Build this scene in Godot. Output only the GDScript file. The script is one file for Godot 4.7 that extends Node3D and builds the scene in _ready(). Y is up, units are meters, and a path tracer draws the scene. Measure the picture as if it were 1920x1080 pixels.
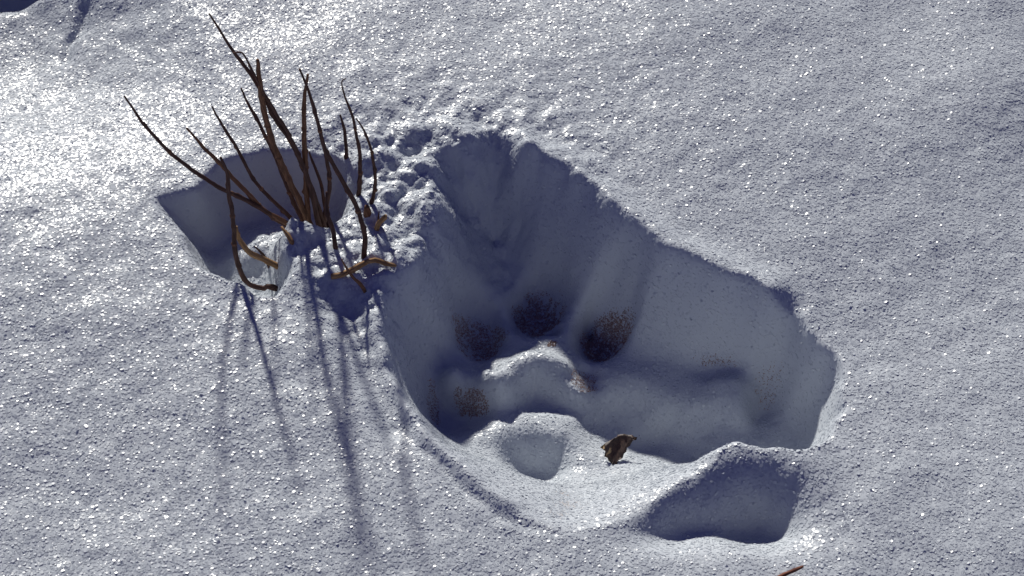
extends Node3D
# A paw print sunk deep into sparkling snow beside a tuft of dead stems, against low sun. Metres; x right, z towards the viewer.

const PIT_RIM := [Vector2(-0.0067, -0.1261), Vector2(0.0232, -0.1038), Vector2(0.0491, -0.0803), Vector2(0.0647, -0.0591), Vector2(0.0922, -0.0299), Vector2(0.1227, -0.0111), Vector2(0.1524, 0.0081), Vector2(0.1679, 0.0241), Vector2(0.1797, 0.043), Vector2(0.1855, 0.0648), Vector2(0.1818, 0.0871), Vector2(0.1728, 0.1071), Vector2(0.1571, 0.1185), Vector2(0.1401, 0.1135), Vector2(0.1196, 0.1135), Vector2(0.0982, 0.129), Vector2(0.0713, 0.149), Vector2(0.048, 0.1641), Vector2(0.0254, 0.1658), Vector2(0, 0.1507), Vector2(-0.0216, 0.1325), Vector2(-0.0373, 0.116), Vector2(-0.05, 0.0999), Vector2(-0.0621, 0.076), Vector2(-0.0721, 0.0514), Vector2(-0.079, 0.0281), Vector2(-0.0766, 0), Vector2(-0.0617, -0.0206), Vector2(-0.0544, -0.0418), Vector2(-0.048, -0.0657), Vector2(-0.051, -0.0902), Vector2(-0.0449, -0.1094), Vector2(-0.0267, -0.1187)]
const SHELF := [Vector2(-0.0791, 0.032), Vector2(-0.0716, 0.0629), Vector2(-0.0645, 0.0908), Vector2(-0.0554, 0.1135), Vector2(-0.0409, 0.1328), Vector2(-0.0223, 0.149), Vector2(0, 0.1641), Vector2(0.0197, 0.1708), Vector2(0.0226, 0.1665), Vector2(-0.0014, 0.153), Vector2(-0.023, 0.1353), Vector2(-0.039, 0.1185), Vector2(-0.0517, 0.102), Vector2(-0.0635, 0.0779), Vector2(-0.0733, 0.0534)]
const GRASS_HOLLOW := [Vector2(-0.2156, -0.0723), Vector2(-0.1965, -0.0821), Vector2(-0.1773, -0.1038), Vector2(-0.1565, -0.1117), Vector2(-0.1332, -0.1117), Vector2(-0.1096, -0.1075), Vector2(-0.0949, -0.0924), Vector2(-0.0957, -0.0657), Vector2(-0.1092, -0.0469), Vector2(-0.1251, -0.0452), Vector2(-0.1329, -0.0418), Vector2(-0.1335, -0.029), Vector2(-0.1273, -0.0144), Vector2(-0.1401, 0.0065), Vector2(-0.1628, -0.0029), Vector2(-0.1812, -0.0144), Vector2(-0.1996, -0.0375)]
const PIT_FLOOR := [[-0.0068, -0.0625, 0.064], [-0.0299, -0.0294, 0.066], [0.0133, -0.0294, 0.066], [0.0631, -0.0294, 0.066], [0.0937, 0.0155, 0.062], [0.1231, 0.0181, 0.048], [0.1522, 0.0371, 0.052], [0.1671, 0.042, 0.048], [0.1703, 0.0274, 0.036], [0.0926, 0.048, 0.072], [0.1393, 0.0538, 0.064], [0.1634, 0.0624, 0.06], [0.0448, 0.0366, 0.066], [0, 0.0139, 0.064], [-0.0354, 0.0286, 0.066], [-0.0655, -0.0292, 0.045], [-0.0187, 0.0696, 0.058], [0.0186, 0.0831, 0.055], [0.0596, 0.0716, 0.066], [-0.0377, 0.0644, 0.06], [0.1057, 0.0796, 0.06]]
const PIT_WALL := [[-0.0068, -0.1231, 0.046], [0.0235, -0.1045, 0.046], [0.0624, -0.064, 0.044], [0.1098, -0.0336, 0.033], [0.1401, -0.0085, 0.025], [0.1695, 0.016, 0.018], [0.1838, 0.0437, 0.011], [0.1844, 0.0743, 0.01], [0.1609, 0.1038, 0.01], [0.1373, 0.1009, 0.014], [0.1162, 0.1038, 0.02], [0.0851, 0.1287, 0.05], [0.0701, 0.1357, 0.08], [0.0553, 0.1427, 0.1], [0.0116, 0.1461, 0.1], [-0.0176, 0.1252, 0.075], [-0.0418, 0.0983, 0.03], [-0.0641, 0.0629, 0.022], [-0.0725, 0.0079, 0.03], [-0.0553, -0.0465, 0.038], [-0.037, -0.1091, 0.042]]
const DIPS := [
	[-0.0217, -0.0219, 0.018, 0.0238, 0.25, 0.015, 4.5],
	[0.0169, -0.0424, 0.0169, 0.0235, -0.45, 0.019, 4.5],
	[0.0588, -0.0226, 0.016, 0.0247, -0.45, 0.021, 4.5],
	[0.0253, -0.0219, 0.0043, 0.0038, 0.2, 0.012, 3],
	[0.0489, -0.0278, 0.003, 0.0047, 0, 0.01, 3],
	[-0.0352, 0.0397, 0.0198, 0.0269, -0.5, 0.0155, 3],
	[0.044, 0.0181, 0.0104, 0.0105, -0.5, 0.01, 3],
	[0.0654, 0.0475, 0.0255, 0.0196, 0, 0.017, 3],
	[0.0962, 0.062, 0.0221, 0.0178, 0, 0.014, 3],
	[0.0199, 0.0301, 0.0212, 0.0136, 0.1, 0.008, 3],
	[0.0149, 0.0826, 0.0186, 0.0165, 0.2, 0.017, 2.3],
	[0.1234, 0.0158, 0.0192, 0.0106, -0.35, 0.005, 3],
	[0.1535, 0.0341, 0.0115, 0.0231, -0.3, 0.011, 3],
	[0.1303, 0.038, 0.0146, 0.0159, 0, -0.007, 3],
	[-0.36, -0.3293, 0.0528, 0.0424, 0, 0.05, 4],
	[-0.3662, -0.2427, 0.1185, 0.0974, -0.5, 0.032, 2],
	[-0.148, -0.0576, 0.0244, 0.021, 0.3, -0.015, 2.2],
	[0.1322, 0.1541, 0.0239, 0.0169, -0.15, 0.025, 2],
	[0.0921, 0.1598, 0.0238, 0.0134, 0.3, 0.015, 2],
	[-0.1158, -0.0378, 0.0418, 0.0299, 0, -0.004, 2],
	[0.0017, -0.1045, 0.0101, 0.0092, 0.6, -0.008, 2]]
const RIDGES := [
	[[Vector2(-0.0963, 0.0101), Vector2(-0.0837, 0.0437), Vector2(-0.0732, 0.0742), Vector2(-0.0643, 0.097)], -0.006, 0.011, 2],
	[[Vector2(-0.0314, 0.0224), Vector2(-0.0192, 0.0265), Vector2(-0.007, 0.0281), Vector2(0.0039, 0.0168), Vector2(0.0129, 0.0111), Vector2(0.0241, 0.016), Vector2(0.0369, 0.0216)], 0.0125, 0.0115, 3],
	[[Vector2(-0.0352, 0.0224), Vector2(-0.0224, 0.0265), Vector2(-0.0096, 0.0281)], 0.008, 0.009, 2],
	[[Vector2(0.0083, -0.1108), Vector2(0.033, -0.0938), Vector2(0.0553, -0.0714), Vector2(0.0923, -0.0324), Vector2(0.1228, -0.0132), Vector2(0.1497, 0.0033)], 0.005, 0.012, 2],
	[[Vector2(-0.0723, 0.0476), Vector2(-0.0622, 0.0734), Vector2(-0.0501, 0.0973), Vector2(-0.0373, 0.1142), Vector2(-0.0216, 0.1311), Vector2(-0.0029, 0.1476)], 0.0025, 0.006, 2],
	[[Vector2(0.1124, 0.1157), Vector2(0.1286, 0.115), Vector2(0.1429, 0.1178), Vector2(0.1534, 0.1234)], 0.003, 0.014, 2],
	[[Vector2(-0.0284, 0.0566), Vector2(0, 0.0597), Vector2(0.0283, 0.059)], 0.002, 0.012, 2],
	[[Vector2(-0.2937, -0.2701), Vector2(-0.2942, -0.2538), Vector2(-0.3002, -0.2405), Vector2(-0.3006, -0.2247)], -0.004, 0.004, 2],
	[[Vector2(0.0784, 0.0968), Vector2(0.1027, 0.0931), Vector2(0.1145, 0.0968)], 0.004, 0.012, 2]]
const DIRT := [
	[-0.0203, -0.0176, 0.0152, 0.0136, 0.2, 7500],
	[0.0169, -0.0412, 0.0148, 0.0144, -0.3, 9500],
	[0.0586, -0.018, 0.0142, 0.0116, -0.3, 12000],
	[-0.025, 0.035, 0.0111, 0.0048, -0.5, 3000],
	[-0.0475, 0.0356, 0.0034, 0.0154, 0.1, 900],
	[0.0446, 0.0197, 0.0088, 0.008, -0.5, 1300],
	[0.1529, 0.0327, 0.0076, 0.0093, -0.3, 450],
	[0.1235, 0.0153, 0.013, 0.0025, -0.35, 300],
	[0.0249, -0.0089, 0.0036, 0.003, 0.2, 700],
	[0.0488, -0.0234, 0.0027, 0.0036, 0, 600]]
const STEMS := [
	[[Vector3(-0.1381, -0.02, -0.0648), Vector3(-0.1422, -0.0128, -0.0641), Vector3(-0.1577, 0.008, -0.0605), Vector3(-0.177, 0.03, -0.0553), Vector3(-0.1944, 0.0593, -0.0489), Vector3(-0.2051, 0.0867, -0.0434), Vector3(-0.2104, 0.1076, -0.0393), Vector3(-0.2128, 0.1202, -0.0368)], 0.0017, 0.0008, 0],
	[[Vector3(-0.1313, -0.02, -0.0631), Vector3(-0.1494, -0.0034, -0.0631), Vector3(-0.1576, 0.0109, -0.0631), Vector3(-0.1657, 0.0249, -0.0631), Vector3(-0.172, 0.0387, -0.0631), Vector3(-0.1799, 0.0514, -0.0631), Vector3(-0.1885, 0.069, -0.0631)], 0.001785, 0.001, 1],
	[[Vector3(-0.1316, -0.02, -0.0662), Vector3(-0.1458, 0.0032, -0.0671), Vector3(-0.1554, 0.0211, -0.068), Vector3(-0.1624, 0.045, -0.0692), Vector3(-0.1684, 0.0619, -0.0702), Vector3(-0.1737, 0.0783, -0.0712)], 0.00153, 0.0008, 0],
	[[Vector3(-0.1232, -0.02, -0.064), Vector3(-0.1323, 0.0231, -0.0618), Vector3(-0.1375, 0.05, -0.06), Vector3(-0.1408, 0.0784, -0.058), Vector3(-0.1409, 0.1058, -0.056), Vector3(-0.1404, 0.1313, -0.054)], 0.002125, 0.0016, 1],
	[[Vector3(-0.1276, -0.02, -0.0662), Vector3(-0.135, 0.0093, -0.0681), Vector3(-0.1418, 0.0411, -0.0709), Vector3(-0.1478, 0.0613, -0.073), Vector3(-0.1529, 0.0769, -0.0748), Vector3(-0.1557, 0.0884, -0.0762)], 0.00153, 0.0009, 0],
	[[Vector3(-0.1158, -0.02, -0.0662), Vector3(-0.1208, 0.021, -0.0637), Vector3(-0.1243, 0.0386, -0.0623), Vector3(-0.1284, 0.0642, -0.0601), Vector3(-0.135, 0.0873, -0.0577), Vector3(-0.1422, 0.1153, -0.0547), Vector3(-0.1464, 0.1347, -0.0525), Vector3(-0.1488, 0.1388, -0.0518), Vector3(-0.1528, 0.1387, -0.0512)], 0.0017, 0.0007, 0],
	[[Vector3(-0.1181, -0.018, -0.063), Vector3(-0.1218, 0.0272, -0.0623), Vector3(-0.1285, 0.0583, -0.0615), Vector3(-0.1352, 0.0754, -0.061), Vector3(-0.1395, 0.093, -0.0605), Vector3(-0.1463, 0.1145, -0.0598), Vector3(-0.1555, 0.1374, -0.059), Vector3(-0.1633, 0.1615, -0.058)], 0.00187, 0.0008, 0],
	[[Vector3(-0.1254, -0.02, -0.0631), Vector3(-0.1229, 0.0272, -0.0645), Vector3(-0.121, 0.066, -0.0661), Vector3(-0.1184, 0.0907, -0.0673), Vector3(-0.1156, 0.1066, -0.0681)], 0.00204, 0.0012, 1],
	[[Vector3(-0.0879, 0, -0.0198), Vector3(-0.0859, 0.0237, -0.0207), Vector3(-0.0895, 0.0455, -0.0219), Vector3(-0.0966, 0.0684, -0.0234), Vector3(-0.1041, 0.0903, -0.0251), Vector3(-0.1076, 0.1155, -0.0271), Vector3(-0.1105, 0.1342, -0.0286), Vector3(-0.1138, 0.1469, -0.0298)], 0.001785, 0.0009, 0],
	[[Vector3(-0.1164, -0.02, -0.0662), Vector3(-0.1098, 0.0161, -0.0662), Vector3(-0.11, 0.0392, -0.0662), Vector3(-0.1114, 0.0536, -0.0662)], 0.0017, 0.001, 0],
	[[Vector3(-0.1152, -0.02, -0.0773), Vector3(-0.1173, 0.0061, -0.0799), Vector3(-0.1222, 0.0283, -0.0833)], 0.00136, 0.0008, 0],
	[[Vector3(-0.1048, 0.001, -0.029), Vector3(-0.1059, 0.0146, -0.0322), Vector3(-0.1088, 0.0254, -0.036), Vector3(-0.1084, 0.0384, -0.041)], 0.0017, 0.0012, 0],
	[[Vector3(-0.0954, -0.012, -0.0753), Vector3(-0.0908, 0.0276, -0.0728), Vector3(-0.0917, 0.0621, -0.0699), Vector3(-0.0946, 0.0861, -0.0676), Vector3(-0.0966, 0.1002, -0.0661), Vector3(-0.0956, 0.1048, -0.0656), Vector3(-0.0937, 0.1064, -0.0653)], 0.001785, 0.0005, 0],
	[[Vector3(-0.0888, -0.01, -0.0646), Vector3(-0.0823, 0.0172, -0.0629), Vector3(-0.0817, 0.0474, -0.0604), Vector3(-0.0847, 0.0696, -0.0582), Vector3(-0.089, 0.0832, -0.0566)], 0.00153, 0.0006, 0],
	[[Vector3(-0.1031, -0.004, -0.1054), Vector3(-0.1026, 0.0197, -0.1076), Vector3(-0.1047, 0.034, -0.1094)], 0.001445, 0.0009, 0],
	[[Vector3(-0.1434, -0.02, -0.0176), Vector3(-0.149, -0.0217, -0.0178), Vector3(-0.1567, -0.0185, -0.018), Vector3(-0.1613, -0.008, -0.0184), Vector3(-0.163, 0.0116, -0.0189), Vector3(-0.1611, 0.0342, -0.0196), Vector3(-0.1611, 0.0561, -0.0204), Vector3(-0.1602, 0.0752, -0.0211), Vector3(-0.1624, 0.0876, -0.0216)], 0.0017, 0.0012, 0],
	[[Vector3(-0.132, -0.02, -0.0281), Vector3(-0.138, -0.0151, -0.0281), Vector3(-0.1469, -0.0077, -0.0281), Vector3(-0.1563, 0.0001, -0.0281), Vector3(-0.1612, 0.013, -0.0281), Vector3(-0.1614, 0.0224, -0.0281)], 0.002295, 0.0015, 2],
	[[Vector3(-0.1489, -0.02, -0.0379), Vector3(-0.1519, -0.0111, -0.0379), Vector3(-0.1549, -0.0063, -0.0379)], 0.00136, 0.0007, 0],
	[[Vector3(-0.1292, -0.001, -0.0299), Vector3(-0.1327, 0.0058, -0.0345), Vector3(-0.1376, 0.0093, -0.0399)], 0.001615, 0.0012, 2],
	[[Vector3(-0.0873, 0.002, 0.0009), Vector3(-0.0924, 0.0107, 0.0009), Vector3(-0.0961, 0.0202, 0.0009), Vector3(-0.0981, 0.0268, 0.0009)], 0.001615, 0.0006, 1],
	[[Vector3(-0.0869, 0.003, -0.0555), Vector3(-0.0871, 0.0106, -0.0555)], 0.00289, 0.0024, 1],
	[[Vector3(-0.0806, 0.004, -0.0447), Vector3(-0.0777, 0.0097, -0.0447), Vector3(-0.0753, 0.014, -0.0447)], 0.00187, 0.0017, 2],
	[[Vector3(-0.0804, 0.004, -0.0481), Vector3(-0.0793, 0.013, -0.0481)], 0.00119, 0.0006, 0]]
const TWIGS := [
	["broken_twig", [Vector3(-0.1058, 0.003, -0.0065), Vector3(-0.1001, 0.0042, -0.0067), Vector3(-0.0933, 0.0052, -0.01), Vector3(-0.0847, 0.0065, -0.015), Vector3(-0.0807, 0.0065, -0.0158), Vector3(-0.0754, 0.005, -0.0151), Vector3(-0.0682, 0.0034, -0.0144)], 0.0019, 0.0014, 2, "pale brown broken twig with a bent end lying on snow under the stems"],
	["broken_twig", [Vector3(0.1327, -0.002, 0.1997), Vector3(0.1414, -0.0004, 0.194), Vector3(0.1515, 0.0015, 0.1903)], 0.0013, 0.0009, 3, "short reddish twig poking out of smooth snow beside the smaller hollow"]]
const CLAW_A := Vector2(0.0253, -0.0219)
const CLAW_B := Vector2(0.0488, -0.0262)
const LEAF_AT := Vector2(0.0603, 0.0792)
const STAIN_A := Vector2(0.0287, 0.1248)
const STAIN_B := Vector2(0.03, 0.1393)
const STAIN_C := Vector2(0.025, 0.1509)

const X0 := -0.40
const X1 := 0.40
const Z0 := -0.36
const Z1 := 0.27
const CELL := 0.002      # cells of the modelled relief
const FINE := 0.0009     # cells of the snow mesh

var grid := PackedFloat32Array()
var gw := 0
var gh := 0
var rng := RandomNumberGenerator.new()
var n_big := noise(11, 3.2, 3)
var n_mid := noise(12, 28.0, 3)
var n_lump := noise(13, 48.0, 3)
var n_grain := noise(14, 190.0, 2)
var n_fine := noise(15, 480.0, 1)
var xs := PackedFloat32Array()
var zs := PackedFloat32Array()
var ys := PackedFloat32Array()

func _ready():
	rng.seed = 7
	# camera
	var cam := Camera3D.new()
	cam.name = "camera"
	add_child(cam)
	cam.look_at_from_position(Vector3(0, 0.8426, 0.7071), Vector3.ZERO, Vector3.UP)
	cam.fov = 17.4434
	cam.near = 0.05
	cam.far = 200.0
	# sky
	var env := Environment.new()
	var sky := Sky.new()
	var sm := ProceduralSkyMaterial.new()
	sm.sky_top_color = Color(0.215, 0.235, 0.52)
	sm.sky_horizon_color = Color(0.72, 0.75, 0.95)
	sm.sky_curve = 0.2
	sm.ground_bottom_color = Color(0.6, 0.62, 0.66)
	sm.ground_horizon_color = Color(0.6, 0.64, 0.72)
	sm.sun_angle_max = 8.0
	sky.sky_material = sm
	env.background_mode = Environment.BG_SKY
	env.sky = sky
	env.background_energy_multiplier = 0.45
	env.tonemap_mode = Environment.TONE_MAPPER_LINEAR
	env.tonemap_exposure = 0.95
	env.sdfgi_enabled = true
	env.ssao_enabled = true
	env.ssil_enabled = true
	var we := WorldEnvironment.new()
	we.name = "world_environment"
	we.environment = env
	add_child(we)
	# sun: low, ahead of the viewer and a little to the left
	var sun := DirectionalLight3D.new()
	sun.name = "sun"
	add_child(sun)
	var el := deg_to_rad(27.5)
	var az := deg_to_rad(16.0)
	var to_sun := Vector3(-sin(az) * cos(el), sin(el), -cos(az) * cos(el))
	sun.look_at_from_position(to_sun * 10.0, Vector3.ZERO, Vector3.UP)
	sun.light_energy = 1.5
	sun.light_color = Color(1.0, 0.985, 0.95)
	sun.light_angular_distance = 2.4
	sun.shadow_enabled = true

	sculpt()
	build_snow()
	build_dirt()
	build_tuft()
	build_twigs()
	build_leaf()
	build_stain()
	build_crystals()

# ---------------------------------------------------------------- helpers
func noise(s, f, oct) -> FastNoiseLite:
	var n := FastNoiseLite.new()
	n.seed = s
	n.frequency = f
	n.noise_type = FastNoiseLite.TYPE_SIMPLEX_SMOOTH
	n.fractal_type = FastNoiseLite.FRACTAL_FBM if oct > 1 else FastNoiseLite.FRACTAL_NONE
	n.fractal_octaves = oct
	return n

func lin(r, g, b) -> Color:
	return Color(r, g, b).linear_to_srgb()

func smooth(poly: Array, steps: int) -> PackedVector2Array:
	var out := PackedVector2Array()
	var n := poly.size()
	for i in n:
		var a: Vector2 = poly[(i + n - 1) % n]
		var b: Vector2 = poly[i]
		var c: Vector2 = poly[(i + 1) % n]
		var d: Vector2 = poly[(i + 2) % n]
		for k in steps:
			out.append(b.cubic_interpolate(c, a, d, float(k) / steps))
	return out

func inside_distance(p: Vector2, poly: PackedVector2Array) -> float:
	var best := 1e9
	var n := poly.size()
	var b := poly[n - 1]
	for k in n:
		var a := poly[k]
		var e := b - a
		var w := p - a
		var t := clampf(w.dot(e) / e.length_squared(), 0.0, 1.0)
		best = minf(best, (w - e * t).length_squared())
		b = a
	var d := sqrt(best)
	return d if Geometry2D.is_point_in_polygon(p, poly) else -d

func line_distance(p: Vector2, line: Array) -> float:
	var best := 1e9
	for k in line.size() - 1:
		var q := Geometry2D.get_closest_point_to_segment(p, line[k], line[k + 1])
		best = minf(best, p.distance_squared_to(q))
	return sqrt(best)

func weighted(p: Vector2, pts: Array) -> float:
	var s := 0.0
	var t := 0.0
	for c in pts:
		var w := 1.0 / pow((p - Vector2(c[0], c[1])).length_squared() + 0.0004, 1.35)
		s += w
		t += w * c[2]
	return t / s

func rim_profile(t: float, bowl := 0.0) -> float:
	if t <= 0.0: return 0.0
	if t >= 1.0: return 1.0
	return lerpf(lerpf(t * t * (3.0 - 2.0 * t), 1.0 - (1.0 - t) * (1.0 - t), 0.25), 0.75 * t + 0.25 * t * t * (3.0 - 2.0 * t), bowl)

func bounds(poly: PackedVector2Array) -> Rect2:
	var r := Rect2(poly[0], Vector2.ZERO)
	for p in poly: r = r.expand(p)
	return r

# ---------------------------------------------------------------- relief of the snow
func sculpt():
	gw = int((X1 - X0) / CELL) + 1
	gh = int((Z1 - Z0) / CELL) + 1
	grid.resize(gw * gh)
	var pit := smooth(PIT_RIM, 4)
	var hollow := smooth(GRASS_HOLLOW, 3)
	var shelf := smooth(SHELF, 3)
	var shelf_box := bounds(shelf)
	var pit_box := bounds(pit)
	var hollow_box := bounds(hollow)
	var lumps := []
	for j in gh:
		for i in gw:
			var p := Vector2(X0 + i * CELL, Z0 + j * CELL)
			var y := 0.0
			# the trodden edge is not a clean curve
			var q := p + Vector2(n_mid.get_noise_2d(p.x + 3.0, p.y), n_mid.get_noise_2d(p.x, p.y + 5.0)) * 0.005 + Vector2(n_lump.get_noise_2d(p.x, p.y), n_lump.get_noise_2d(p.x + 9.0, p.y)) * 0.001
			if pit_box.has_point(q):
				var d := inside_distance(q, pit)
				var e := inside_distance(p, pit)
				d = lerpf(d, e, smoothstep(0.0, 0.02, e))
				if d > 0.0:
					y -= weighted(p, PIT_FLOOR) * rim_profile(d / weighted(p, PIT_WALL), smoothstep(0.07, 0.12, p.y))
			if hollow_box.has_point(q):
				var d := inside_distance(q, hollow)
				if d > 0.0: y -= 0.038 * rim_profile(d / 0.016)
			if shelf_box.has_point(q):
				var d := inside_distance(q, shelf)
				if d > 0.0: y -= 0.0045 * rim_profile(d / 0.014)
			grid[j * gw + i] = y
	settle(9)
	for r in RIDGES:
		var box := bounds(PackedVector2Array(r[0])).grow(r[2] * 3.0)
		each_cell(box, func(p): return r[1] * exp(-pow(line_distance(p, r[0]) / r[2], r[3])))
	for d in DIPS:
		var reach: float = maxf(d[2], d[3]) * 2.6
		var c := Vector2(d[0], d[1])
		each_cell(Rect2(c, Vector2.ZERO).grow(reach), func(p):
			var q: Vector2 = (p - c + Vector2(n_mid.get_noise_2d(p.x, p.y), n_mid.get_noise_2d(p.x, p.y + 7.0)) * 0.003).rotated(d[4]) / Vector2(d[2], d[3])
			return -d[5] * exp(-pow(q.length(), d[6])))

# deep snow packs into even slopes; the broken rims stay sharp
func settle(times: int):
	for n in times:
		var old := grid.duplicate()
		for j in range(3, gh - 3):
			for i in range(3, gw - 3):
				var k := j * gw + i
				var y := old[k]
				if y < -0.004:
					var m := (old[k - 2] + old[k + 2] + old[k - 2 * gw] + old[k + 2 * gw] + old[k - 1] + old[k + 1] + old[k - gw] + old[k + gw]) / 8.0
					grid[k] = lerpf(y, m, smoothstep(-0.004, -0.02, y))

func each_cell(box: Rect2, f: Callable):
	for j in range(maxi(0, int((box.position.y - Z0) / CELL)), mini(gh, int((box.end.y - Z0) / CELL) + 2)):
		for i in range(maxi(0, int((box.position.x - X0) / CELL)), mini(gw, int((box.end.x - X0) / CELL) + 2)):
			grid[j * gw + i] += f.call(Vector2(X0 + i * CELL, Z0 + j * CELL))

func spline_weights(u: float) -> Vector4:
	var w := 1.0 - u
	return Vector4(w * w * w, 3.0 * u * u * u - 6.0 * u * u + 4.0, 3.0 * w * w * w - 6.0 * w * w + 4.0, u * u * u) / 6.0

# the relief at every vertex of the snow mesh, as a cubic B-spline: first along x, then along z
func resample() -> PackedFloat32Array:
	var w := xs.size()
	var rows := PackedFloat32Array()
	rows.resize(gh * w)
	for i in w:
		var f := clampf((xs[i] - X0) / CELL, 1.0, gw - 3.001)
		var c := int(f)
		var s := spline_weights(f - c)
		for j in gh:
			var k := j * gw + c
			rows[j * w + i] = grid[k - 1] * s.x + grid[k] * s.y + grid[k + 1] * s.z + grid[k + 2] * s.w
	var out := PackedFloat32Array()
	out.resize(zs.size() * w)
	for j in zs.size():
		var f := clampf((zs[j] - Z0) / CELL, 1.0, gh - 3.001)
		var c := int(f)
		var s := spline_weights(f - c)
		for i in w:
			var k := c * w + i
			out[j * w + i] = rows[k - w] * s.x + rows[k] * s.y + rows[k + w] * s.z + rows[k + 2 * w] * s.w
	return out

func roughness_at(x: float, z: float) -> float:
	# crumbled snow between the tuft and the pit, and along the upper edge
	var a := exp(-pow(Vector2((x + 0.045) / 0.075, (z + 0.105) / 0.045).length(), 2.0))
	var b := exp(-pow(Vector2((x + 0.08) / 0.05, (z + 0.03) / 0.065).length(), 2.0))
	var c := 0.6 * exp(-pow(Vector2((x + 0.142) / 0.03, (z + 0.045) / 0.025).length(), 2.0))
	return clampf(a + b + c, 0.0, 1.0)

func height(x: float, z: float, y: float) -> float:
	y += n_big.get_noise_2d(x, z) * 0.02 * clampf(Vector2(x, z).length() / 0.8, 0.15, 4.0)
	y += n_mid.get_noise_2d(x, z) * (0.0008 + 0.006 * roughness_at(x, z))
	var r := roughness_at(x, z)
	y += n_lump.get_noise_2d(x, z) * (0.0003 + 0.0003 * n_big.get_noise_2d(x * 3.0, z * 3.0 + 9.0) + 0.0032 * r)
	y += n_grain.get_noise_2d(x, z) * 0.00010
	return y

func axis(a: float, b: float) -> PackedFloat32Array:
	var out := PackedFloat32Array()
	var n := int((b - a) / FINE)
	var left := []
	var step := FINE
	var p := a
	while p > -60.0:
		step *= 1.25
		p -= step
		left.append(p)
	left.reverse()
	for v in left: out.append(v)
	for k in n + 1: out.append(a + k * FINE)
	step = FINE
	p = a + n * FINE
	while p < 60.0:
		step *= 1.25
		p += step
		out.append(p)
	return out

func build_snow():
	xs = axis(X0 + 0.03, X1 - 0.03)
	zs = axis(Z0 + 0.04, Z1 - 0.03)
	var w := xs.size()
	var h := zs.size()
	ys.resize(w * h)
	var base := resample()
	var v := PackedVector3Array()
	v.resize(w * h)
	for j in h:
		for i in w:
			var x := xs[i]
			var z := zs[j]
			var y := height(x, z, base[j * w + i] if absf(x) < 0.39 and z > Z0 and z < Z1 else 0.0)
			if absf(x) < 0.4 and absf(z) < 0.4:
				var loose := clampf(0.75 + 1.3 * n_mid.get_noise_2d(x * 0.6 + 2.0, z * 0.6), 0.25, 1.5)
				y += (n_fine.get_noise_2d(x, z) * 0.00009 + rng.randf_range(-0.00005, 0.00005)) * loose
			ys[j * w + i] = y
			v[j * w + i] = Vector3(x, y, z)
	var nrm := PackedVector3Array()
	nrm.resize(w * h)
	var idx := PackedInt32Array()
	idx.resize((w - 1) * (h - 1) * 6)
	var k := 0
	for j in h:
		for i in w:
			var i0 := maxi(i - 1, 0)
			var i1 := mini(i + 1, w - 1)
			var j0 := maxi(j - 1, 0)
			var j1 := mini(j + 1, h - 1)
			var gx := (ys[j * w + i1] - ys[j * w + i0]) / (xs[i1] - xs[i0])
			var gz := (ys[j1 * w + i] - ys[j0 * w + i]) / (zs[j1] - zs[j0])
			nrm[j * w + i] = Vector3(-gx, 1.0, -gz).normalized()
			if i < w - 1 and j < h - 1:
				var a := j * w + i
				idx[k] = a
				idx[k + 1] = a + 1
				idx[k + 2] = a + w + 1
				idx[k + 3] = a
				idx[k + 4] = a + w + 1
				idx[k + 5] = a + w
				k += 6
	var arr := []
	arr.resize(Mesh.ARRAY_MAX)
	arr[Mesh.ARRAY_VERTEX] = v
	arr[Mesh.ARRAY_NORMAL] = nrm
	arr[Mesh.ARRAY_INDEX] = idx
	var mesh := ArrayMesh.new()
	mesh.add_surface_from_arrays(Mesh.PRIMITIVE_TRIANGLES, arr)
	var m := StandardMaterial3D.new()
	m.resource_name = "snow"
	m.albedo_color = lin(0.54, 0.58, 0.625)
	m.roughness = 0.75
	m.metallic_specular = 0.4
	var o := MeshInstance3D.new()
	o.name = "snow_ground"
	o.mesh = mesh
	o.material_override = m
	o.set_meta("kind", "structure")
	add_child(o)

func snow_y(x: float, z: float) -> float:
	var w := xs.size()
	var i := clampi(xs.bsearch(x) - 1, 0, w - 2)
	var j := clampi(zs.bsearch(z) - 1, 0, zs.size() - 2)
	var u := (x - xs[i]) / (xs[i + 1] - xs[i])
	var t := (z - zs[j]) / (zs[j + 1] - zs[j])
	return lerpf(lerpf(ys[j * w + i], ys[j * w + i + 1], u), lerpf(ys[(j + 1) * w + i], ys[(j + 1) * w + i + 1], u), t)

# ---------------------------------------------------------------- earth trodden into the toes
func crumb_mesh(material: Material) -> ArrayMesh:
	var st := SurfaceTool.new()
	st.begin(Mesh.PRIMITIVE_TRIANGLES)
	st.set_smooth_group(-1)
	var v := [Vector3(0.1, 0.8, 0), Vector3(1, 0.1, 0.2), Vector3(0.1, -0.1, 0.9), Vector3(-1.1, 0, 0.1), Vector3(-0.1, 0.2, -1), Vector3(0, -0.7, 0.1)]
	for q in [[0, 1, 2], [0, 2, 3], [0, 3, 4], [0, 4, 1], [5, 2, 1], [5, 3, 2], [5, 4, 3], [5, 1, 4]]:
		for e in q: st.add_vertex(v[e])
	st.generate_normals()
	var mesh := st.commit()
	mesh.surface_set_material(0, material)
	return mesh

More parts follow.
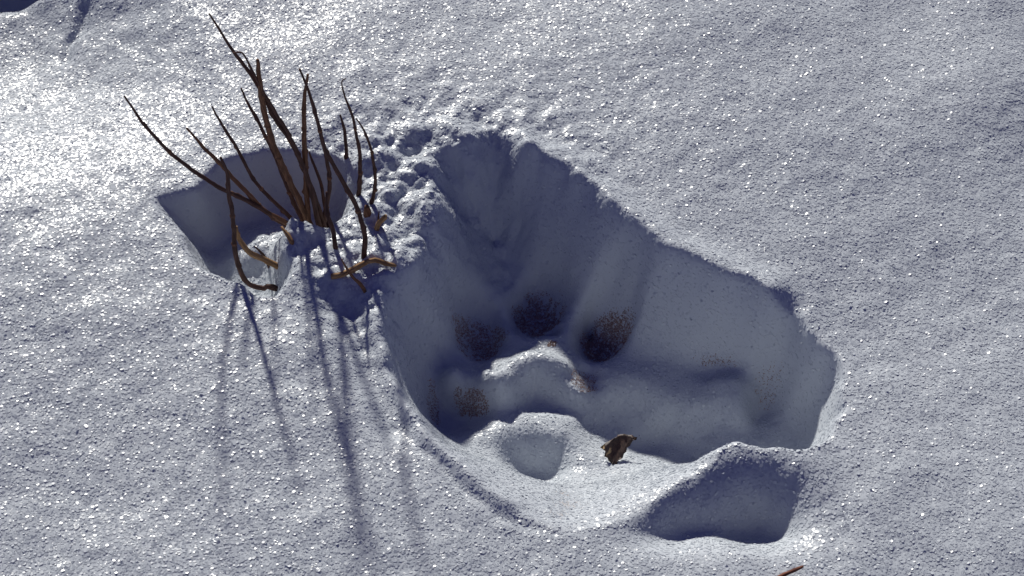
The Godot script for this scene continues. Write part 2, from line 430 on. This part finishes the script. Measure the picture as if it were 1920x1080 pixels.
func build_dirt():
	var m := StandardMaterial3D.new()
	m.resource_name = "wet_earth"
	m.vertex_color_use_as_albedo = true
	m.roughness = 0.8
	var at := []
	for d in DIRT:
		for k in int(d[5]):
			# even over the patch, ragged at its edge
			var way := Vector2.from_angle(rng.randf() * TAU)
			var r := sqrt(rng.randf()) * 1.25
			var q := (way * r * Vector2(d[2], d[3])).rotated(-d[4])
			var clump := n_lump.get_noise_2d(d[0] + q.x, d[1] + q.y + 3.0) + 0.7 * n_grain.get_noise_2d(d[0] + q.x, d[1] + q.y)
			if r + 0.1 * rng.randfn() < minf(1.0 + 0.75 * clump, 1.05): at.append(Vector2(d[0] + q.x, d[1] + q.y))
	var mm := MultiMesh.new()
	mm.transform_format = MultiMesh.TRANSFORM_3D
	mm.use_colors = true
	mm.mesh = crumb_mesh(m)
	mm.instance_count = at.size()
	for k in at.size():
		var p: Vector2 = at[k]
		var s := rng.randf_range(0.00018, 0.0005)
		var b := Basis.from_euler(Vector3(rng.randf() * TAU, rng.randf() * TAU, rng.randf() * TAU)).scaled(Vector3.ONE * s)
		mm.set_instance_transform(k, Transform3D(b, Vector3(p.x, snow_y(p.x, p.y) + s * 0.1, p.y)))
		var c := rng.randf()
		mm.set_instance_color(k, Color(0.30, 0.19, 0.145).lerp(Color(0.52, 0.39, 0.33), c * c))
	var o := MultiMeshInstance3D.new()
	o.name = "dirt_grains"
	o.multimesh = mm
	o.set_meta("kind", "stuff")
	o.set_meta("label", "dark brown grains of earth pressed into the toe marks of the paw print")
	o.set_meta("category", "dirt")
	add_child(o)

func noise_texture(s, f, oct, ramp) -> ImageTexture:
	var n := noise(s, f, oct)
	var im := Image.create_empty(256, 256, false, Image.FORMAT_RGB8)
	for y in 256:
		for x in 256:
			# four-dimensional torus folded to three: seamless enough at this size
			var a := TAU * x / 256.0
			var b := TAU * y / 256.0
			var v := n.get_noise_3d(cos(a) * 41.0 + sin(b) * 17.0, sin(a) * 41.0 + cos(b) * 31.0, cos(b) * 29.0 + sin(b) * 41.0)
			im.set_pixel(x, y, ramp.sample(clampf(0.5 + v * 0.9, 0.0, 1.0)))
	return ImageTexture.create_from_image(im)

# ---------------------------------------------------------------- stems and twigs
func curve_points(pts: Array, step: float) -> PackedVector3Array:
	var out := PackedVector3Array()
	var n := pts.size()
	for i in n - 1:
		var a: Vector3 = pts[maxi(i - 1, 0)]
		var b: Vector3 = pts[i]
		var c: Vector3 = pts[i + 1]
		var d: Vector3 = pts[mini(i + 2, n - 1)]
		var m := maxi(1, int(b.distance_to(c) / step))
		for k in m: out.append(b.cubic_interpolate(c, a, d, float(k) / m))
	out.append(pts[n - 1])
	return out

func tube(pts: PackedVector3Array, r0: float, r1: float, seed_: float) -> ArrayMesh:
	var st := SurfaceTool.new()
	st.begin(Mesh.PRIMITIVE_TRIANGLES)
	var n := pts.size()
	var sides := 9
	var side := Vector3(1, 0, 0.2)
	var total := 0.0
	for i in n - 1: total += pts[i].distance_to(pts[i + 1])
	var run := 0.0
	var node_every := 0.03 + 0.008 * fposmod(seed_ * 0.37, 1.0)
	for i in n:
		if i > 0: run += pts[i].distance_to(pts[i - 1])
		var dir := (pts[mini(i + 1, n - 1)] - pts[maxi(i - 1, 0)]).normalized()
		side = (side - dir * side.dot(dir)).normalized()
		var other := dir.cross(side)
		var t := run / total
		var r := lerpf(r0, r1, t)
		# joints of the dry stalk
		var g := absf(fposmod(run + 0.01 * seed_, node_every) - node_every * 0.5)
		var knot := exp(-pow(g / 0.0013, 2.0))
		if t > 0.85: r *= lerpf(1.0, 0.6, (t - 0.85) / 0.15)
		for k in sides:
			var a := TAU * k / sides
			var o := side * cos(a) + other * sin(a)
			var rr: float = r * (1.0 + 0.22 * n_grain.get_noise_3d(run * 0.6 + seed_, cos(a) * 0.006, sin(a) * 0.006) + 0.06 * sin(a * 3.0 + seed_) + knot * (0.15 + 0.5 * maxf(0.0, cos(a + seed_ * 5.0 + floorf((run + 0.01 * seed_) / node_every) * 2.4))))
			st.set_uv(Vector2(float(k) / sides * 0.5, run * 8.0 + seed_))
			st.add_vertex(pts[i] + o * rr + Vector3(n_mid.get_noise_2d(run * 1.5, seed_), 0.0, n_mid.get_noise_2d(run * 1.5, seed_ + 9.0)) * 0.0005)
	st.set_uv(Vector2(0.5, 0.5))
	st.add_vertex(pts[n - 1] + (pts[n - 1] - pts[n - 2]).normalized() * r1 * 0.2)
	for i in n - 1:
		for k in sides:
			var a := i * sides + k
			var b := i * sides + (k + 1) % sides
			for q in [a, a + sides, b, b, a + sides, b + sides]: st.add_index(q)
	for k in sides:
		st.add_index((n - 1) * sides + k)
		st.add_index(n * sides)
		st.add_index((n - 1) * sides + (k + 1) % sides)
	st.generate_normals()
	return st.commit()

var stem_mats := []

func make_stem_materials():
	var tones := [
		[lin(0.050, 0.027, 0.023), lin(0.13, 0.068, 0.053)],
		[lin(0.09, 0.045, 0.028), lin(0.25, 0.13, 0.075)],
		[lin(0.22, 0.12, 0.055), lin(0.50, 0.31, 0.15)],
		[lin(0.10, 0.035, 0.025), lin(0.26, 0.10, 0.06)]]
	for k in 4:
		var ramp := Gradient.new()
		ramp.set_color(0, tones[k][0])
		ramp.set_color(1, tones[k][1])
		var m := StandardMaterial3D.new()
		m.resource_name = ["dark_stalk", "brown_stalk", "straw_stalk", "red_bark"][k]
		m.albedo_texture = noise_texture(40 + k, 0.05, 4, ramp)
		m.roughness = 0.75
		m.metallic_specular = 0.3
		stem_mats.append(m)

func build_tuft():
	make_stem_materials()
	var root := Node3D.new()
	root.name = "dead_plant_tuft"
	add_child(root)
	var at := Vector3(-0.118, 0.0, -0.05)
	at.y = snow_y(at.x, at.z)
	root.position = at
	root.set_meta("label", "tuft of dead dark brown stems standing out of the snow")
	root.set_meta("category", "dead plant")
	for k in STEMS.size():
		var s: Array = STEMS[k]
		var pts: Array = []
		var first: Vector3 = s[0][0]
		var down: Vector3 = (first - (s[0][1] as Vector3)).normalized()
		var bury: Vector3 = first + (down + Vector3(0, -1.2, 0)).normalized() * 0.03
		pts.append(bury - at)
		for p in s[0]: pts.append(p - at)
		var o := MeshInstance3D.new()
		var line := curve_points(pts, 0.0022)
		var short: bool = line.size() < 26
		o.name = "broken_stub" if short else "stem"
		o.mesh = tube(line, s[1], s[2], float(k) * 1.7)
		o.material_override = stem_mats[s[3]]
		if s[3] == 2: o.set_meta("label", "straw yellow dry stem")
		root.add_child(o, true)
		if line.size() < 40: continue
		# swollen, paler joints along the longer stems
		for f in [0.42 + 0.04 * (k % 4), 0.70 + 0.03 * (k % 3)]:
			var i := int(f * line.size())
			var ring := PackedVector3Array([line[i].lerp(line[i - 1], 0.6), line[i].lerp(line[i - 1], 0.25), line[i], line[i].lerp(line[i + 1], 0.35)])
			var r := lerpf(s[1], s[2], f)
			var joint := MeshInstance3D.new()
			joint.name = "joint"
			joint.mesh = tube(ring, r * 1.12, r * 1.3, float(k))
			joint.material_override = stem_mats[1]
			o.add_child(joint, true)

func build_twigs():
	for k in TWIGS.size():
		var t: Array = TWIGS[k]
		var at: Vector3 = t[1][0]
		var pts := []
		for p in t[1]: pts.append(p - at)
		var o := MeshInstance3D.new()
		o.name = t[0]
		o.mesh = tube(curve_points(pts, 0.0022), t[2], t[3], 3.3 + k)
		o.material_override = stem_mats[t[4]]
		o.position = at
		o.set_meta("label", t[5])
		o.set_meta("category", "twig")
		add_child(o, true)

func build_leaf():
	# a scrap of dry leaf: a curled three-cornered sheet with thickness
	var at := Vector3(LEAF_AT.x, 0.0, LEAF_AT.y)
	at.y = snow_y(at.x, at.z)
	var corner := [Vector3(0.0, -0.001, 0.003), Vector3(-0.0082, 0.0055, -0.008), Vector3(0.0132, 0.0085, -0.012)]
	var st := SurfaceTool.new()
	st.begin(Mesh.PRIMITIVE_TRIANGLES)
	var n := 12
	var count := 0
	for face in 2:
		for i in n + 1:
			for j in n + 1 - i:
				var a := float(i) / n
				var b := float(j) / n
				var p: Vector3 = corner[0] * (1.0 - a - b) + corner[1] * a + corner[2] * b
				var c := a * b * 4.0 + (1.0 - a - b) * b * 2.0
				p.z += -0.005 * c + 0.0012 * sin(a * 9.0 + b * 5.0) + n_mid.get_noise_2d(p.x * 3.0, p.y * 3.0) * 0.002
				if mini(mini(i, j), n - i - j) == 0:
					p += Vector3(n_lump.get_noise_2d(p.x * 6.0, p.y * 6.0), n_lump.get_noise_2d(p.x * 6.0 + 3.0, p.y * 6.0), 0) * 0.0026
				else: p.z += -0.00025 if face else 0.00025
				st.set_uv(Vector2(a, b))
				st.add_vertex(p)
		var row := 0
		for i in n:
			var m := n + 1 - i
			for j in m - 1:
				var k := count + row + j
				var tri := [[k, k + m, k + 1]]
				if j < m - 2: tri.append([k + 1, k + m, k + m + 1])
				for q in tri:
					if face: q.reverse()
					for e in q: st.add_index(e)
			row += m
		count += (n + 1) * (n + 2) / 2
	st.generate_normals()
	var ramp := Gradient.new()
	ramp.set_color(0, lin(0.028, 0.016, 0.013))
	ramp.set_color(1, lin(0.085, 0.045, 0.032))
	var m := StandardMaterial3D.new()
	m.resource_name = "dry_leaf"
	var tex := noise_texture(51, 0.06, 4, ramp).get_image()
	# pale worn patches of the leaf skin
	for y in 256:
		for x in 256:
			var p := Vector2(x, y) / 256.0
			var d := minf(p.distance_to(Vector2(0.55, 0.10)) / 0.085, p.distance_to(Vector2(0.93, 0.03)) / 0.12)
			d += n_mid.get_noise_2d(p.x * 0.5, p.y * 0.5) * 0.6
			if d < 1.0:
				tex.set_pixel(x, y, tex.get_pixel(x, y).lerp(lin(0.42, 0.29, 0.15), clampf((1.0 - d) * 3.0, 0.0, 0.9)))
	m.albedo_texture = ImageTexture.create_from_image(tex)
	m.roughness = 0.6
	var o := MeshInstance3D.new()
	o.name = "leaf_scrap"
	o.mesh = st.commit()
	o.material_override = m
	o.position = at
	o.set_meta("label", "dark brown three-cornered scrap of dry leaf resting on the sunlit edge of the paw print")
	o.set_meta("category", "dry leaf")
	add_child(o)

func build_stain():
	# fine tan dirt pressed into the snow
	var st := SurfaceTool.new()
	st.begin(Mesh.PRIMITIVE_TRIANGLES)
	var origin := Vector3(STAIN_B.x, snow_y(STAIN_B.x, STAIN_B.y), STAIN_B.y)
	for c in [[STAIN_A, 90, 0.0022, 0.0020], [STAIN_B, 200, 0.0040, 0.0028], [STAIN_C, 90, 0.0028, 0.0028]]:
		for k in c[1]:
			var x: float = c[0].x + rng.randfn(0.0, c[2])
			var z: float = c[0].y + rng.randfn(0.0, c[3])
			var s := rng.randf_range(0.00012, 0.00032)
			var o := Vector3(x, snow_y(x, z) - s * 0.2, z) - origin
			var b := Basis.from_euler(Vector3(rng.randf() * TAU, rng.randf() * TAU, rng.randf() * TAU)).scaled(Vector3(s, s * 0.7, s * 1.2))
			var v := [Vector3.UP, Vector3.RIGHT, Vector3.BACK, Vector3.LEFT, Vector3.FORWARD, Vector3.DOWN]
			for q in [[0, 1, 2], [0, 2, 3], [0, 3, 4], [0, 4, 1], [5, 2, 1], [5, 3, 2], [5, 4, 3], [5, 1, 4]]:
				for e in q: st.add_vertex(o + b * v[e])
	st.generate_normals()
	var m := StandardMaterial3D.new()
	m.resource_name = "tan_dirt"
	m.albedo_color = lin(0.46, 0.33, 0.25)
	m.roughness = 0.9
	var o := MeshInstance3D.new()
	o.name = "dirt_specks"
	o.mesh = st.commit()
	o.material_override = m
	o.position = origin
	o.set_meta("kind", "stuff")
	o.set_meta("label", "faint tan specks of dirt on the bright edge of the paw print")
	o.set_meta("category", "dirt")
	add_child(o)

# ---------------------------------------------------------------- ice crystals that glint
func build_crystals():
	var st := SurfaceTool.new()
	st.begin(Mesh.PRIMITIVE_TRIANGLES)
	# thin six-sided plate
	st.set_smooth_group(-1)
	for k in 6:
		var a := TAU * k / 6.0
		var b := TAU * (k + 1) / 6.0
		var pa := Vector3(cos(a), 0.0, sin(a))
		var pb := Vector3(cos(b), 0.0, sin(b))
		var u := Vector3(0, 0.12, 0)
		for p in [u, pa + u, pb + u, -u, pb - u, pa - u, pa + u, pa - u, pb + u, pb + u, pa - u, pb - u]:
			st.add_vertex(p)
	st.generate_normals()
	var m := StandardMaterial3D.new()
	m.resource_name = "ice"
	m.albedo_color = lin(0.54, 0.58, 0.625)
	m.roughness = 0.32
	m.metallic_specular = 0.5
	var n := 500000
	var buf := PackedFloat32Array()
	buf.resize(n * 12)
	for k in n:
		var x := rng.randf_range(-0.37, 0.37)
		var z := rng.randf_range(-0.32, 0.24)
		var s := 0.00024 + 0.00075 * pow(rng.randf(), 2.6)
		var tilt := absf(rng.randfn(0.0, 0.15 if rng.randf() < 0.8 else 0.28))
		var b := Basis(Vector3(1, 0, 0).rotated(Vector3.UP, rng.randf() * TAU), tilt) * Basis(Vector3.UP, rng.randf() * TAU)
		var y := snow_y(x, z)
		var lean := Vector3(snow_y(x - 0.003, z) - snow_y(x + 0.003, z), 0.006, snow_y(x, z - 0.003) - snow_y(x, z + 0.003)).normalized()
		lean = Vector3.UP.slerp(lean, 0.95)
		b = Basis(Quaternion(Vector3.UP, lean)) * b
		b = b.scaled(Vector3.ONE * s)
		var o := Vector3(x, y, z) + lean * s * 0.15
		var q := k * 12
		for r in 3:
			buf[q + r * 4] = b.x[r]
			buf[q + r * 4 + 1] = b.y[r]
			buf[q + r * 4 + 2] = b.z[r]
			buf[q + r * 4 + 3] = o[r]
	var mm := MultiMesh.new()
	mm.transform_format = MultiMesh.TRANSFORM_3D
	mm.mesh = st.commit()
	mm.instance_count = n
	mm.buffer = buf
	var o := MultiMeshInstance3D.new()
	o.name = "frost_crystals"
	o.multimesh = mm
	o.material_override = m
	o.set_meta("kind", "stuff")
	o.set_meta("label", "tiny glinting ice crystals scattered all over the snow surface")
	o.set_meta("category", "frost")
	add_child(o)
